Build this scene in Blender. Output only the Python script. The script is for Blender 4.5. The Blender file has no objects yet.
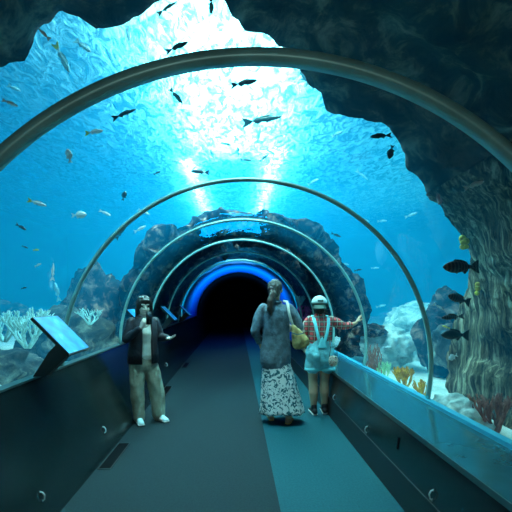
import bpy, bmesh, math, random
from mathutils import Vector, Matrix, noise as mn
SC = bpy.context.scene
COL = SC.collection
R = random.Random(7)
PI = math.pi
# ---------------------------------------------------------------- camera frame
F = 400.0; VX, VY = 237.0, 300.0; CH = 1.45
CXC, CZC, RG = 0.08, 0.90, 1.60          # tunnel cross-section: circle centre and glass radius
SPACING = 1.72; Y0 = 1.68
def at(px, py, d):
    return Vector(((px - VX) / F * d, d, CH - (py - VY) / F * d))

# ---------------------------------------------------------------- materials
def new_mat(name):
    m = bpy.data.materials.new(name); m.use_nodes = True
    nt = m.node_tree; nt.nodes.clear()
    out = nt.nodes.new('ShaderNodeOutputMaterial')
    return m, nt, out
def N(nt, t, **kw):
    n = nt.nodes.new(t)
    for k, v in kw.items():
        if k in n.inputs.keys(): n.inputs[k].default_value = v
        else: setattr(n, k, v)
    return n
def ramp(nt, stops, interp='LINEAR'):
    r = nt.nodes.new('ShaderNodeValToRGB'); r.color_ramp.interpolation = interp
    e = r.color_ramp.elements
    while len(e) < len(stops): e.new(0.5)
    for i, (p, c) in enumerate(stops):
        e[i].position = p; e[i].color = (c[0], c[1], c[2], 1)
    return r
def coords(nt, kind='Object', scale=(1, 1, 1), rot=(0, 0, 0)):
    tc = nt.nodes.new('ShaderNodeTexCoord'); mp = nt.nodes.new('ShaderNodeMapping')
    mp.inputs['Scale'].default_value = scale; mp.inputs['Rotation'].default_value = rot
    nt.links.new(tc.outputs[kind], mp.inputs['Vector'])
    return mp.outputs['Vector']
def simple(name, col, rough=.6, metal=0, spec=.5, var=0.0, vs=8, bump=0, bs=40, vscale=(1, 1, 1), col2=None, sss=0):
    m, nt, out = new_mat(name)
    b = N(nt, 'ShaderNodeBsdfPrincipled')
    b.inputs['Base Color'].default_value = (*col, 1); b.inputs['Roughness'].default_value = rough
    b.inputs['Metallic'].default_value = metal; b.inputs['Specular IOR Level'].default_value = spec
    if sss: b.inputs['Subsurface Weight'].default_value = sss
    v = coords(nt, 'Object', vscale)
    if var or col2:
        n = N(nt, 'ShaderNodeTexNoise', Scale=vs, Detail=5.0, Roughness=.6)
        nt.links.new(v, n.inputs['Vector'])
        a = tuple(max(0, c * (1 - var)) for c in col); z = col2 or tuple(min(1, c * (1 + var)) for c in col)
        r = ramp(nt, [(.38, a), (.62, z)])
        nt.links.new(n.outputs['Fac'], r.inputs['Fac']); nt.links.new(r.outputs['Color'], b.inputs['Base Color'])
    if bump:
        n2 = N(nt, 'ShaderNodeTexNoise', Scale=bs, Detail=4.0)
        nt.links.new(v, n2.inputs['Vector'])
        bp = N(nt, 'ShaderNodeBump', Strength=bump, Distance=.02)
        nt.links.new(n2.outputs['Fac'], bp.inputs['Height']); nt.links.new(bp.outputs['Normal'], b.inputs['Normal'])
    nt.links.new(b.outputs['BSDF'], out.inputs['Surface'])
    return m
def glass_mat(name, tint, base=.03, edge=.5, rough=.0):
    m, nt, out = new_mat(name)
    t = N(nt, 'ShaderNodeBsdfTransparent'); t.inputs['Color'].default_value = (*tint, 1)
    g = N(nt, 'ShaderNodeBsdfGlossy', Roughness=rough); g.inputs['Color'].default_value = (1, 1, 1, 1)
    nz = N(nt, 'ShaderNodeTexNoise', Scale=2.2, Detail=3.0); nt.links.new(coords(nt, 'Object', (1, .5, 1)), nz.inputs['Vector'])
    bp = N(nt, 'ShaderNodeBump', Strength=.35, Distance=.03); nt.links.new(nz.outputs['Fac'], bp.inputs['Height']); nt.links.new(bp.outputs['Normal'], g.inputs['Normal'])
    lw = N(nt, 'ShaderNodeLayerWeight', Blend=.5)
    pw = N(nt, 'ShaderNodeMath', operation='POWER'); pw.inputs[1].default_value = 3.5
    mu = N(nt, 'ShaderNodeMath', operation='MULTIPLY_ADD'); mu.inputs[1].default_value = edge; mu.inputs[2].default_value = base
    nt.links.new(lw.outputs['Facing'], pw.inputs[0]); nt.links.new(pw.outputs[0], mu.inputs[0])
    mx = N(nt, 'ShaderNodeMixShader')
    nt.links.new(mu.outputs[0], mx.inputs['Fac']); nt.links.new(t.outputs[0], mx.inputs[1]); nt.links.new(g.outputs[0], mx.inputs[2])
    nt.links.new(mx.outputs[0], out.inputs['Surface'])
    return m
M = {}
# ---------------------------------------------------------------- object helpers
def link(name, bm, mat, parent=None, smooth=True, mods=None):
    me = bpy.data.meshes.new(name)
    bmesh.ops.recalc_face_normals(bm, faces=bm.faces) if len(bm.faces) < 60000 else None
    bm.to_mesh(me); bm.free()
    if smooth:
        for p in me.polygons: p.use_smooth = True
    mats = mat if isinstance(mat, (list, tuple)) else [mat]
    for x in mats: me.materials.append(x)
    o = bpy.data.objects.new(name, me); COL.objects.link(o)
    if parent: o.parent = parent
    return o
def tag(o, label=None, cat=None, group=None, kind=None):
    if label: o['label'] = label
    if cat: o['category'] = cat
    if group: o['group'] = group
    if kind: o['kind'] = kind
    return o
def empty(name, loc=(0, 0, 0), rz=0, **kw):
    o = bpy.data.objects.new(name, None); COL.objects.link(o)
    o.location = loc; o.rotation_euler = (0, 0, rz); o.empty_display_size = .1
    return tag(o, **kw)
def copy_tree(o, parent=None):
    c = o.copy(); COL.objects.link(c)
    if parent: c.parent = parent
    for ch in list(o.children): copy_tree(ch, c)
    return c
def box(bm, x0, x1, y0, y1, z0, z1, rot=None, about=None):
    vs = [Vector((x, y, z)) for x in (x0, x1) for y in (y0, y1) for z in (z0, z1)]
    if rot is not None: vs = [about + rot @ (v - about) for v in vs]
    v = [bm.verts.new(p) for p in vs]
    for f in ((0, 1, 3, 2), (4, 6, 7, 5), (0, 4, 5, 1), (2, 3, 7, 6), (0, 2, 6, 4), (1, 5, 7, 3)):
        bm.faces.new([v[i] for i in f])
def bevel(bm, w=.004, s=2):
    bmesh.ops.bevel(bm, geom=list(bm.edges), offset=w, segments=s, affect='EDGES')
def extrude_profile(bm, pts, y0, y1, ny=1, closed=True):
    """pts: (x,z) polygon swept along y"""
    rows = []
    for j in range(ny + 1):
        y = y0 + (y1 - y0) * j / ny
        rows.append([bm.verts.new((x, y, z)) for x, z in pts])
    n = len(pts)
    for j in range(ny):
        for i in range(n if closed else n - 1):
            k = (i + 1) % n
            bm.faces.new((rows[j][i], rows[j][k], rows[j + 1][k], rows[j + 1][i]))
    if closed:
        bm.faces.new(rows[0]); bm.faces.new(list(reversed(rows[-1])))
def arc(r, a0, a1, n, cx=CXC, cz=CZC):
    return [(cx + r * math.cos(a0 + (a1 - a0) * i / n), cz + r * math.sin(a0 + (a1 - a0) * i / n)) for i in range(n + 1)]
def fbm(p, s, o=4):
    return mn.fractal(Vector(p) * s, 1.0, 2.0, o)

# ---------------------------------------------------------------- materials
def mk_materials():
    # carpets
    M['floor_grey'] = simple('floor_grey', (.016, .031, .036), .75, spec=.12, var=.12, vs=60, bump=.15, bs=300)
    M['floor_blue'] = simple('floor_blue', (.010, .085, .105), .7, spec=.15, var=.10, vs=60, bump=.15, bs=300)
    M['panel'] = simple('panel', (.010, .019, .020), .22, spec=.5, var=.15, vs=3)
    M['panel_dark'] = simple('panel_dark', (.012, .02, .022), .45)
    M['trim'] = simple('trim', (.10, .16, .16), .35, metal=.6)
    M['arch'] = simple('arch', (.32, .66, .62), .35, metal=.2, spec=.6, var=.12, vs=5)
    M['black'] = simple('black', (.004, .004, .006), .8, spec=.1)
    M['glass'] = glass_mat('glass', (.95, .985, .99), .015, .12)
    M['white'] = simple('white', (.75, .85, .83), .4)
    M['bluevault'] = simple('bluevault', (.0, .26, .9), .5)
    M['tank'] = simple('tank', (.02, .30, .55), .8)
    M['sand'] = simple('sand', (.80, .86, .76), .9, var=.25, vs=3, bump=.5, bs=12)
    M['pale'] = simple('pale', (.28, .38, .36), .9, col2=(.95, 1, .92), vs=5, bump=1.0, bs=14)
    # streaky rock
    def rock(name, c0, c1, c2, sc, st=(1, 1, 1), bump=.8):
        m, nt, out = new_mat(name)
        b = N(nt, 'ShaderNodeBsdfPrincipled', Roughness=.9); b.inputs['Specular IOR Level'].default_value = .08
        v = coords(nt, 'Object', st)
        n = N(nt, 'ShaderNodeTexNoise', Scale=sc, Detail=9.0, Roughness=.68, Distortion=.6)
        nt.links.new(v, n.inputs['Vector'])
        r = ramp(nt, [(.34, c0), (.5, c1), (.66, c2)])
        nt.links.new(n.outputs['Fac'], r.inputs['Fac'])
        n3 = N(nt, 'ShaderNodeTexNoise', Scale=1.4, Detail=3.0)
        v2 = coords(nt, 'Object')
        nt.links.new(v2, n3.inputs['Vector'])
        r3 = ramp(nt, [(.35, (.35, .35, .35)), (.65, (1, 1, 1))])
        nt.links.new(n3.outputs['Fac'], r3.inputs['Fac'])
        mx = N(nt, 'ShaderNodeMix', data_type='RGBA', blend_type='MULTIPLY'); mx.inputs[0].default_value = 1
        nt.links.new(r.outputs['Color'], mx.inputs[6]); nt.links.new(r3.outputs['Color'], mx.inputs[7])
        nt.links.new(mx.outputs[2], b.inputs['Base Color'])
        bp = N(nt, 'ShaderNodeBump', Strength=bump, Distance=.05)
        nt.links.new(n.outputs['Fac'], bp.inputs['Height']); nt.links.new(bp.outputs['Normal'], b.inputs['Normal'])
        nt.links.new(b.outputs[0], out.inputs['Surface'])
        return m
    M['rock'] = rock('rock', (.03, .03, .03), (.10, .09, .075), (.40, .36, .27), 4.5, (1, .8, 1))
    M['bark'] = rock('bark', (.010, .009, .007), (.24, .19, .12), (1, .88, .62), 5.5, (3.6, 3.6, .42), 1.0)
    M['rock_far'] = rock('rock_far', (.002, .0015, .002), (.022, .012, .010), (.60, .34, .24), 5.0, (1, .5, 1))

    # rippled water surface: partly clear, partly diffusing
    m, nt, out = new_mat('water_surface')
    v = coords(nt, 'Object', (2.6, 1.3, 1))
    n = N(nt, 'ShaderNodeTexNoise', Scale=2.0, Detail=4.0, Roughness=.6, Distortion=1.2)
    nt.links.new(v, n.inputs['Vector'])
    r = ramp(nt, [(.40, (.15,) * 3), (.60, (.92,) * 3)])
    nt.links.new(n.outputs['Fac'], r.inputs['Fac'])
    tr = N(nt, 'ShaderNodeBsdfTransparent'); tr.inputs['Color'].default_value = (.75, .96, 1, 1)
    tl = N(nt, 'ShaderNodeBsdfTranslucent'); tl.inputs['Color'].default_value = (.30, .86, .95, 1)
    bp = N(nt, 'ShaderNodeBump', Strength=1.0, Distance=.2)
    nt.links.new(n.outputs['Fac'], bp.inputs['Height']); nt.links.new(bp.outputs['Normal'], tl.inputs['Normal'])
    mx = N(nt, 'ShaderNodeMixShader')
    nt.links.new(r.outputs['Color'], mx.inputs['Fac']); nt.links.new(tr.outputs[0], mx.inputs[1]); nt.links.new(tl.outputs[0], mx.inputs[2])
    nt.links.new(mx.outputs[0], out.inputs['Surface'])
    M['surface'] = m
    # water volume
    m, nt, out = new_mat('water')
    s = N(nt, 'ShaderNodeVolumeScatter', Density=WATER_S, Anisotropy=.0); s.inputs['Color'].default_value = (.01, .50, .95, 1)
    a = N(nt, 'ShaderNodeVolumeAbsorption', Density=WATER_A); a.inputs['Color'].default_value = (.35, .755, .91, 1)
    ad = N(nt, 'ShaderNodeAddShader')
    nt.links.new(s.outputs[0], ad.inputs[0]); nt.links.new(a.outputs[0], ad.inputs[1])
    nt.links.new(ad.outputs[0], out.inputs['Volume'])
    tt = N(nt, 'ShaderNodeBsdfTransparent'); nt.links.new(tt.outputs[0], out.inputs['Surface'])
    M['water'] = m
WATER_S = .10; WATER_A = .21
mk_materials()

# ---------------------------------------------------------------- tunnel shell
YN, YF = -2.0, 21.0
def tunnel_floor():
    bm = bmesh.new(); box(bm, -1.24, .30, YN, YF, -.10, 0); tag(link('floor', bm, M['floor_grey'], smooth=False), 'dark grey walkway floor of the tunnel', kind='structure')
    bm = bmesh.new(); box(bm, .30, 1.20, YN, YF, -.10, 0.0); tag(link('floor', bm, M['floor_blue'], smooth=False), 'lighter blue strip of floor along the right side', kind='structure')
    bm = bmesh.new(); box(bm, -2.0, 2.0, YN, YF, -.16, -.10); tag(link('trim_7', bm, M['black'], smooth=False), kind='structure')
    # left wall, leaning outward, with a thin sill
    bm = bmesh.new(); extrude_profile(bm, [(-1.21, 0), (-1.482, .87), (-1.56, .87), (-1.56, 0)], YN, YF)
    tag(link('wall_left', bm, M['panel'], smooth=False), 'dark panelled low wall on the left', kind='structure')
    bm = bmesh.new(); extrude_profile(bm, [(-1.474, .870), (-1.474, .886), (-1.55, .886), (-1.55, .870)], YN, YF)
    tag(link('trim_1', bm, M['trim'], smooth=False), kind='structure')
    # right: dark kick strip, leaning panel, glossy sloped shelf
    bm = bmesh.new(); extrude_profile(bm, [(1.15, 0), (1.17, .22), (1.4, .22), (1.4, 0)], YN, YF)
    tag(link('baseboard_right', bm, M['panel_dark'], smooth=False), kind='structure')
    bm = bmesh.new(); extrude_profile(bm, [(1.18, .22), (1.22, .525), (1.5, .525), (1.5, .22)], YN, YF)
    tag(link('wall_right', bm, M['panel'], smooth=False), 'dark low panel wall on the right', kind='structure')
    bm = bmesh.new(); extrude_profile(bm, [(1.205, .528), (1.205, .550), (1.64, .578), (1.64, .53)], YN, YF)
    tag(link('trim_2', bm, M['shelf'], smooth=False), 'glossy sloping ledge below the right glass', kind='structure')
    bm = bmesh.new(); extrude_profile(bm, [(1.20, .522), (1.20, .556), (1.208, .556), (1.208, .522)], YN, YF)
    tag(link('trim_3', bm, M['trim'], smooth=False), kind='structure')
    bm = bmesh.new(); extrude_profile(bm, [(1.60, .575), (1.60, .605), (1.66, .605), (1.66, .575)], YN, YF)
    tag(link('trim_4', bm, M['bluetrim'], smooth=False), kind='structure')
m_ = simple('shelf', (.022, .10, .12), .15, spec=.7, var=.1, vs=4); M['shelf'] = m_
M['bluetrim'] = simple('bluetrim', (.05, .45, .62), .3)
tunnel_floor()
A_R = math.asin((.60 - CZC) / RG)            # glass springing angle, right
A_L = PI - math.asin((.885 - CZC) / RG)
def tunnel_glass():
    bm = bmesh.new()
    pts = arc(RG, A_R, A_L, 64)
    extrude_profile(bm, pts, YN, 11.5, 1, closed=False)
    tag(link('window_1', bm, M['glass']), 'curved clear acrylic vault of the tunnel', kind='structure')
    # blue lit vault before the dark passage
    bm = bmesh.new()
    extrude_profile(bm, arc(1.57, A_R, A_L, 64) + list(reversed(arc(1.66, A_R, A_L, 64))), 11.5, 14.8, 1)
    tag(link('ceiling', bm, M['bluevault']), 'bright blue vault at the far end', kind='structure')
    bm = bmesh.new()
    extrude_profile(bm, arc(1.47, A_R - .12, A_L + .1, 64) + list(reversed(arc(1.75, A_R - .12, A_L + .1, 64))), 14.8, YF, 1)
    tag(link('ceiling', bm, M['black']), 'dark passage vault at the far end', kind='structure')  # vault and end wall coloured black for the unlit passage
    bm = bmesh.new(); box(bm, -2.2, 2.2, YF, YF + .1, -.2, 3.2)
    tag(link('wall_far', bm, M['black'], smooth=False), kind='structure')
tunnel_glass()
ORD = ['nearest', 'second nearest', 'third', 'fourth', 'fifth', 'farthest']
for k in range(6):
    y = Y0 + SPACING * k + (.03 if k else 0)
    bm = bmesh.new(); w = .030 if k == 0 else .018; ri = 1.545 if k == 0 else 1.566
    ring = [(ri, -w), (ri, w), (1.598, w), (1.598, -w)]
    n = 96; rows = []
    for i in range(n + 1):
        a = A_R + (A_L - A_R) * i / n
        rows.append([bm.verts.new((CXC + r * math.cos(a), dy, CZC + r * math.sin(a))) for r, dy in ring])
    for i in range(n):
        for j in range(4):
            bm.faces.new((rows[i][j], rows[i][(j + 1) % 4], rows[i + 1][(j + 1) % 4], rows[i + 1][j]))
    bm.faces.new(rows[0]); bm.faces.new(list(reversed(rows[-1])))
    bevel(bm, .005, 2)
    o = link('arch_rib', bm, M['arch']); o.location.y = y
    lab = ['wide grey green metal arch rib nearest the camera, crossing the whole frame',
           'thin arch rib second from the camera, right foot by the orange coral',
           'thin arch rib third from the camera, beside the girl touching the glass',
           'fourth arch rib from the camera, just in front of the rock vault',
           'fifth arch rib, inside the rock vault before the last one',
           'farthest and smallest arch rib, just before the blue vault'][k]
    tag(o, lab, 'arch rib', 'arch ribs of the tunnel')

# ---------------------------------------------------------------- tank
TX0, TX1, TY0, TY1, TZ0, TZ1 = -11.0, 11.0, -3.0, 26.0, -.3, 5.6
def tank():
    bm = bmesh.new()
    prof = [(TX1, TZ0), (TX1, TZ1), (TX0, TZ1), (TX0, TZ0), (-1.62, TZ0)]
    prof += list(reversed(arc(RG + .08, A_R, A_L, 48))) + [(1.66, TZ0)]
    extrude_profile(bm, prof, TY0, TY1, 1)
    o = link('water', bm, M['water'], smooth=False); tag(o, 'blue water filling the tank around the tunnel', 'water', kind='stuff')
    def q(name, a, b, c, d, mat):
        bm = bmesh.new(); bm.faces.new([bm.verts.new(p) for p in (a, b, c, d)]); return tag(link(name, bm, mat, smooth=False), kind='structure')
    e = .05
    q('wall_tank_left', (TX0 - e, TY0, TZ0), (TX0 - e, TY1, TZ0), (TX0 - e, TY1, 9), (TX0 - e, TY0, 9), M['tank'])
    q('wall_tank_right', (TX1 + e, TY0, TZ0), (TX1 + e, TY1, TZ0), (TX1 + e, TY1, 9), (TX1 + e, TY0, 9), M['tank'])
    q('wall_tank_back', (TX0, TY1 + e, TZ0), (TX1, TY1 + e, TZ0), (TX1, TY1 + e, 9), (TX0, TY1 + e, 9), M['tank'])
    q('wall_tank_front', (TX0, TY0 - e, TZ0), (TX1, TY0 - e, TZ0), (TX1, TY0 - e, 9), (TX0, TY0 - e, 9), M['black'])
    q('ceiling_hall', (TX0, TY0, 9), (TX1, TY0, 9), (TX1, TY1, 9), (TX0, TY1, 9), M['black'])
    # rippled surface
    bm = bmesh.new(); nx, ny = 110, 150; g = []
    for j in range(ny + 1):
        row = []
        for i in range(nx + 1):
            x = TX0 + (TX1 - TX0) * i / nx; y = TY0 + (TY1 - TY0) * j / ny
            z = TZ1 + .05 + .05 * mn.noise(Vector((x * 1.4, y * .9, 0)))
            row.append(bm.verts.new((x, y, z)))
        g.append(row)
    for j in range(ny):
        for i in range(nx): bm.faces.new((g[j][i], g[j][i + 1], g[j + 1][i + 1], g[j + 1][i]))
    tag(link('water_surface', bm, M['surface']), 'rippled water surface above the tunnel', 'water', kind='stuff')
    # sea bed either side
    for s in (-1, 1):
        bm = bmesh.new(); g = []
        x0 = 1.66 if s > 0 else 1.60
        for j in range(101):
            row = []
            y = TY0 + (TY1 - TY0) * j / 100
            for i in range(41):
                u = i / 40; x = x0 + (TX1 - x0) * u ** 1.5
                z = .30 + .12 * fbm((x * s, y, 0), .5) + .12 * u + (.30 if s < 0 else 0)
                row.append(bm.verts.new((x * s, y, z)))
            g.append(row)
        for j in range(100):
            for i in range(40): bm.faces.new((g[j][i], g[j][i + 1], g[j + 1][i + 1], g[j + 1][i]))
        tag(link('sand_bed', bm, M['sand']), 'pale sandy bottom of the tank on the %s' % ('right' if s > 0 else 'left'), 'sand', kind='stuff')
tank()

# ---------------------------------------------------------------- lights
def area(name, loc, sx, sy, power, col, rot=(0, 0, 0), spread=PI):
    l = bpy.data.lights.new(name, 'AREA'); l.shape = 'RECTANGLE'; l.size = sx; l.size_y = sy
    l.energy = power; l.color = col; l.spread = spread
    o = bpy.data.objects.new(name, l); COL.objects.link(o); o.location = loc; o.rotation_euler = rot
    return o
area('skylight', (-.1, 6.9, 6.25), 2.3, 9.6, 2700, (.75, .95, .95))
area('streak_strip_left', (-1.50, 18.5, 5.9), .22, 13, 1100, (.85, .97, 1))  # added strip close over the surface, draws the left skylight-edge streak
area('streak_strip_right', (1.12, 18, 5.9), .25, 14, 1100, (.85, .97, 1))  # same added strip for the right-hand streak
area('water_fill_left', (-6, 8, 7.5), 5, 20, 20, (.50, .40, .95))  # added lamp over the left water, sets how bright it looks
area('water_fill_right', (6, 9, 7.5), 5, 20, 560, (.35, .86, .90))  # added lamp over the right water, makes it brighter cyan
area('vault_fill', (.08, 13.15, 1.0), .5, 3.0, 75, (.0, .40, 1), (PI, 0, 0))  # added upward lamp without a fixture, lights the vault evenly blue
area('fill_behind_camera', (0, -1.9, 1.7), 1.2, .8, 10, (.85, 1, .95), (PI / 2, 0, 0))  # added fill from behind the camera for the people and near rib
w = bpy.data.worlds.new('World'); SC.world = w; w.use_nodes = True
w.node_tree.nodes['Background'].inputs[0].default_value = (.02, .06, .08, 1)
w.node_tree.nodes['Background'].inputs[1].default_value = .3
# ---------------------------------------------------------------- camera
cam = bpy.data.cameras.new('Camera'); co = bpy.data.objects.new('Camera', cam); COL.objects.link(co)
co.location = (0, 0, CH); co.rotation_euler = (PI / 2, 0, 0)
cam.sensor_width = 36; cam.lens = F / 512 * 36; cam.shift_x = (256 - VX) / 512; cam.shift_y = (VY - 256) / 512
cam.clip_start = .02; cam.clip_end = 200
SC.camera = co
SC.view_settings.view_transform = 'Standard'; SC.view_settings.look = 'None'; SC.view_settings.gamma = 1
SC.view_settings.use_curve_mapping = False; SC.view_settings.exposure = 0
SC.cycles.max_bounces = 8; SC.cycles.transparent_max_bounces = 24; SC.cycles.volume_bounces = 1
SC.cycles.diffuse_bounces = 3; SC.cycles.glossy_bounces = 3; SC.cycles.sample_clamp_indirect = 6
# ---------------------------------------------------------------- rocks
EDGE = [(452, 407), (457, 377), (463, 352), (464, 337), (465, 305), (466, 273), (468, 257), (461, 240), (450, 225), (444, 212),
        (436, 193), (426, 178), (411, 162), (399, 142), (389, 123), (370, 117), (351, 110), (330, 99), (322, 87), (313, 76), (300, 60),
        (284, 46), (266, 35), (252, 31), (245, 25), (238, 10), (228, -2), (215, -20), (190, -26), (168, -15), (152, -2), (140, 5),
        (128, 12), (115, 17), (102, 21), (92, 20), (84, 15), (70, 11), (57, 7), (48, 15), (35, 26), (22, 36), (10, 43), (-5, 48), (-30, 62),
        (-80, 110), (-150, 190), (-260, 300)]
def mouth():
    res = []
    for px, py in EDGE:
        u = (px - VX) / F; w = (VY - py) / F; h = CH - CZC; rr = 2.38
        A = u * u + w * w; B = 2 * (-u * CXC + w * h); C_ = CXC ** 2 + h * h - rr * rr
        k = (-B + math.sqrt(B * B - 4 * A * C_)) / (2 * A)
        x, z = u * k, CH + w * k
        a = math.atan2(z - CZC, x - CXC)
        if a < -PI / 2: a += 2 * PI
        res.append((a, k))
    res.sort()
    return res
MO = mouth()
def ye(a):
    if a <= MO[0][0]: return MO[0][1] - (MO[0][0] - a) * .6
    if a >= MO[-1][0]: return MO[-1][1]
    for (a0, k0), (a1, k1) in zip(MO, MO[1:]):
        if a0 <= a <= a1: return k0 + (k1 - k0) * (a - a0) / max(1e-6, a1 - a0)
def near_rock(name, a0, a1, na, mat, streak=0.0):
    """a cave of rock over the near end of the tunnel; its mouth is the ragged edge one sees against the water"""
    bm = bmesh.new(); cols = []
    prof = [(0, i / 46) for i in range(47)] + [(1, i / 8) for i in range(1, 8)] + [(2, i / 10) for i in range(11)]
    for i in range(na + 1):
        a = a0 + (a1 - a0) * i / na
        y1 = ye(a); col = []
        for part, t in prof:
            if part == 0: r, y = 2.38, -2.0 + (y1 + 2.0) * t
            elif part == 1: th = PI * t; r, y = 2.38 + .30 * (1 - math.cos(th)), y1 + .22 * math.sin(th)
            else: r, y = 2.98, y1 + (-2.0 - y1) * t
            ca, sa = math.cos(a), math.sin(a)
            p = Vector((CXC + r * ca, y, CZC + r * sa))
            d = .16 * fbm(p, .9) + .06 * fbm(p, 3.5)
            if streak:
                d += streak * mn.fractal(Vector((a * 1.5, y * 6.0, r)), 1.0, 2.0, 4)
            edge = max(0, 1 - abs(y - y1) / .5) if part == 0 else 0
            d *= (1 - .75 * edge)
            if part == 0: d = max(d, -.38)
            r2 = r + d
            yy = y + (.035 * fbm((a * 9, 3, part), 1.3) if part else .035 * edge * fbm((a * 9, 3, 0), 1.3))
            col.append(bm.verts.new((CXC + r2 * ca, yy, CZC + r2 * sa)))
        cols.append(col)
    n = len(prof)
    for i in range(na):
        for j in range(n - 1):
            bm.faces.new((cols[i][j], cols[i + 1][j], cols[i + 1][j + 1], cols[i][j + 1]))
        bm.faces.new((cols[i][n - 1], cols[i + 1][n - 1], cols[i + 1][0], cols[i][0]))
    bm.faces.new(cols[0]); bm.faces.new(list(reversed(cols[-1])))
    return link(name, bm, mat)
def A(d): return d * PI / 180
o = near_rock('rock_column', A(-18), A(42), 150, M['bark'], .05)
tag(o, 'grey brown ribbed rock column rising outside the right glass', 'rock')
o = near_rock('rock_overhang', A(42.2), A(192), 300, M['rock'])
tag(o, 'dark rock overhang arching above the nearest rib', 'rock')

def far_rock():
    """rough rock vault hugging the far stretch of the tunnel, with gaps where water shows"""
    bm = bmesh.new(); na, ny = 280, 120; g = []
    def holes(a, y):
        v = mn.noise(Vector((a * 1.7, y * 1.5, 5.3))) + .35 * mn.noise(Vector((a * 6, y * 5.5, 1.3))) + .2 * mn.noise(Vector((a * 18, y * 12, 1.3)))
        return v
    for j in range(ny + 1):
        t = j / ny; row = []
        for i in range(na + 1):
            a = A(-14) + A(210) * i / na
            ca, sa = math.cos(a), math.sin(a)
            front = 7.2 + .5 * mn.noise(Vector((a * 3.1, 2, 2))) + .25 * mn.noise(Vector((a * 11, 2, 2)))
            y = front + (12.6 - front) * t
            r = 1.97 - .12 * t
            p = Vector((r * ca, y, r * sa))
            d = .24 * fbm(p, 1.1) + .12 * fbm(p, 3.8)
            r = max(1.74, r + d * (1 - .8 * t))
            row.append((bm.verts.new((CXC + r * ca, y, CZC + r * sa)), holes(a, y)))
        g.append(row)
    for j in range(ny):
        for i in range(na):
            q = (g[j][i], g[j][i + 1], g[j + 1][i + 1], g[j + 1][i])
            if sum(h for _, h in q) / 4 > .40 + 1.2 * max(0, .14 - j / ny) * 5 + 1.2 * max(0, j / ny - .86) * 5: continue
            bm.faces.new([v for v, _ in q])
    for v in [v for v in bm.verts if not v.link_faces]: bm.verts.remove(v)
    bmesh.ops.recalc_face_normals(bm, faces=bm.faces)
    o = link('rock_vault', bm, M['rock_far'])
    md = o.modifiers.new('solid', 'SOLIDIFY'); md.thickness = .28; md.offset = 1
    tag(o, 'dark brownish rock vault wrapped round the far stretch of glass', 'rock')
far_rock()

def boulder(loc, s, seed, label, mat='rock', name='boulder', sub=5, amp=.35, group=None):
    bm = bmesh.new(); bmesh.ops.create_icosphere(bm, subdivisions=sub, radius=1)
    for v in bm.verts:
        p = v.co + Vector((seed * 3.1, seed * 1.7, 0))
        v.co *= 1 + amp * fbm(p, 1.1) + .12 * fbm(p, 3.8)
        v.co = Vector((v.co.x * s[0], v.co.y * s[1], v.co.z * s[2]))
    o = link(name, bm, M[mat]); o.location = loc
    return tag(o, label, 'rock', group)
def on(px, py, d):     # point in the scene seen at a pixel at depth d
    return at(px, py, d)
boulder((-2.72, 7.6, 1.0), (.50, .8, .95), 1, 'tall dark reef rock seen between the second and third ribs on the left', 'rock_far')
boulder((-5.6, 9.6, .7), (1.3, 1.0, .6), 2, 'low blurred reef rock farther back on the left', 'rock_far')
boulder((-2.8, 4.2, .55), (.75, .9, .40), 3, 'dark rock low outside the left glass below the pale branching coral')
boulder((-2.25, 2.7, .55), (.42, .8, .28), 4, 'low mottled rock at the left edge just above the dark wall', 'pale')
boulder((-2.55, 6.1, .75), (.6, .7, .55), 5, 'mossy rock just behind the blue information panel', 'rock')
boulder((3.0, 5.5, .80), (.26, .4, .34), 6, 'dark hollowed rock just left of the ribbed column, low down', 'rock')
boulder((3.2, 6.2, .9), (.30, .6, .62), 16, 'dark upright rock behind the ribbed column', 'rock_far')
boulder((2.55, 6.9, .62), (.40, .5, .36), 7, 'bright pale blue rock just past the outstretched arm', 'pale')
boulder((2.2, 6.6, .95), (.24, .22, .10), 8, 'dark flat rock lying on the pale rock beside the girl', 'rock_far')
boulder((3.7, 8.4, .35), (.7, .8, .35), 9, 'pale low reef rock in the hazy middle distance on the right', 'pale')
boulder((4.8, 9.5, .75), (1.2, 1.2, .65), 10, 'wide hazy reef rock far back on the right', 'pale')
boulder((2.02, 3.7, .36), (.20, .35, .20), 11, 'pale encrusted rock at the base of the ribbed column', 'pale')
# ---------------------------------------------------------------- people
V = Vector
def tube(bm, pts, rad, seg=16, ref=V((0, 1, 0)), cap=True):
    pts = [V(p) for p in pts]; rows = []
    rad = [(r, r) if not isinstance(r, tuple) else r for r in rad]
    seq = []
    n = len(pts)
    for i, p in enumerate(pts):
        t = (pts[min(n - 1, i + 1)] - pts[max(0, i - 1)]).normalized()
        seq.append((p, t, rad[i]))
    if cap:
        p, t, r = seq[0]; m = min(r)
        seq = [(p - t * m * math.sin(b), t, (r[0] * math.cos(b), r[1] * math.cos(b))) for b in (1.45, 1.1, .75, .4)] + seq
        p, t, r = seq[-1]; m = min(r)
        seq += [(p + t * m * math.sin(b), t, (r[0] * math.cos(b), r[1] * math.cos(b))) for b in (.4, .75, 1.1, 1.45)]
    for p, t, r in seq:
        rf = ref if abs(t.dot(ref)) < .95 else V((0, 0, 1))
        s = rf.cross(t).normalized(); u = t.cross(s).normalized()
        rows.append([bm.verts.new(p + s * r[0] * math.cos(2 * PI * k / seg) + u * r[1] * math.sin(2 * PI * k / seg)) for k in range(seg)])
    for a, b in zip(rows, rows[1:]):
        for k in range(seg): bm.faces.new((a[k], a[(k + 1) % seg], b[(k + 1) % seg], b[k]))
    bm.faces.new(list(reversed(rows[0]))); bm.faces.new(rows[-1])
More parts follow.
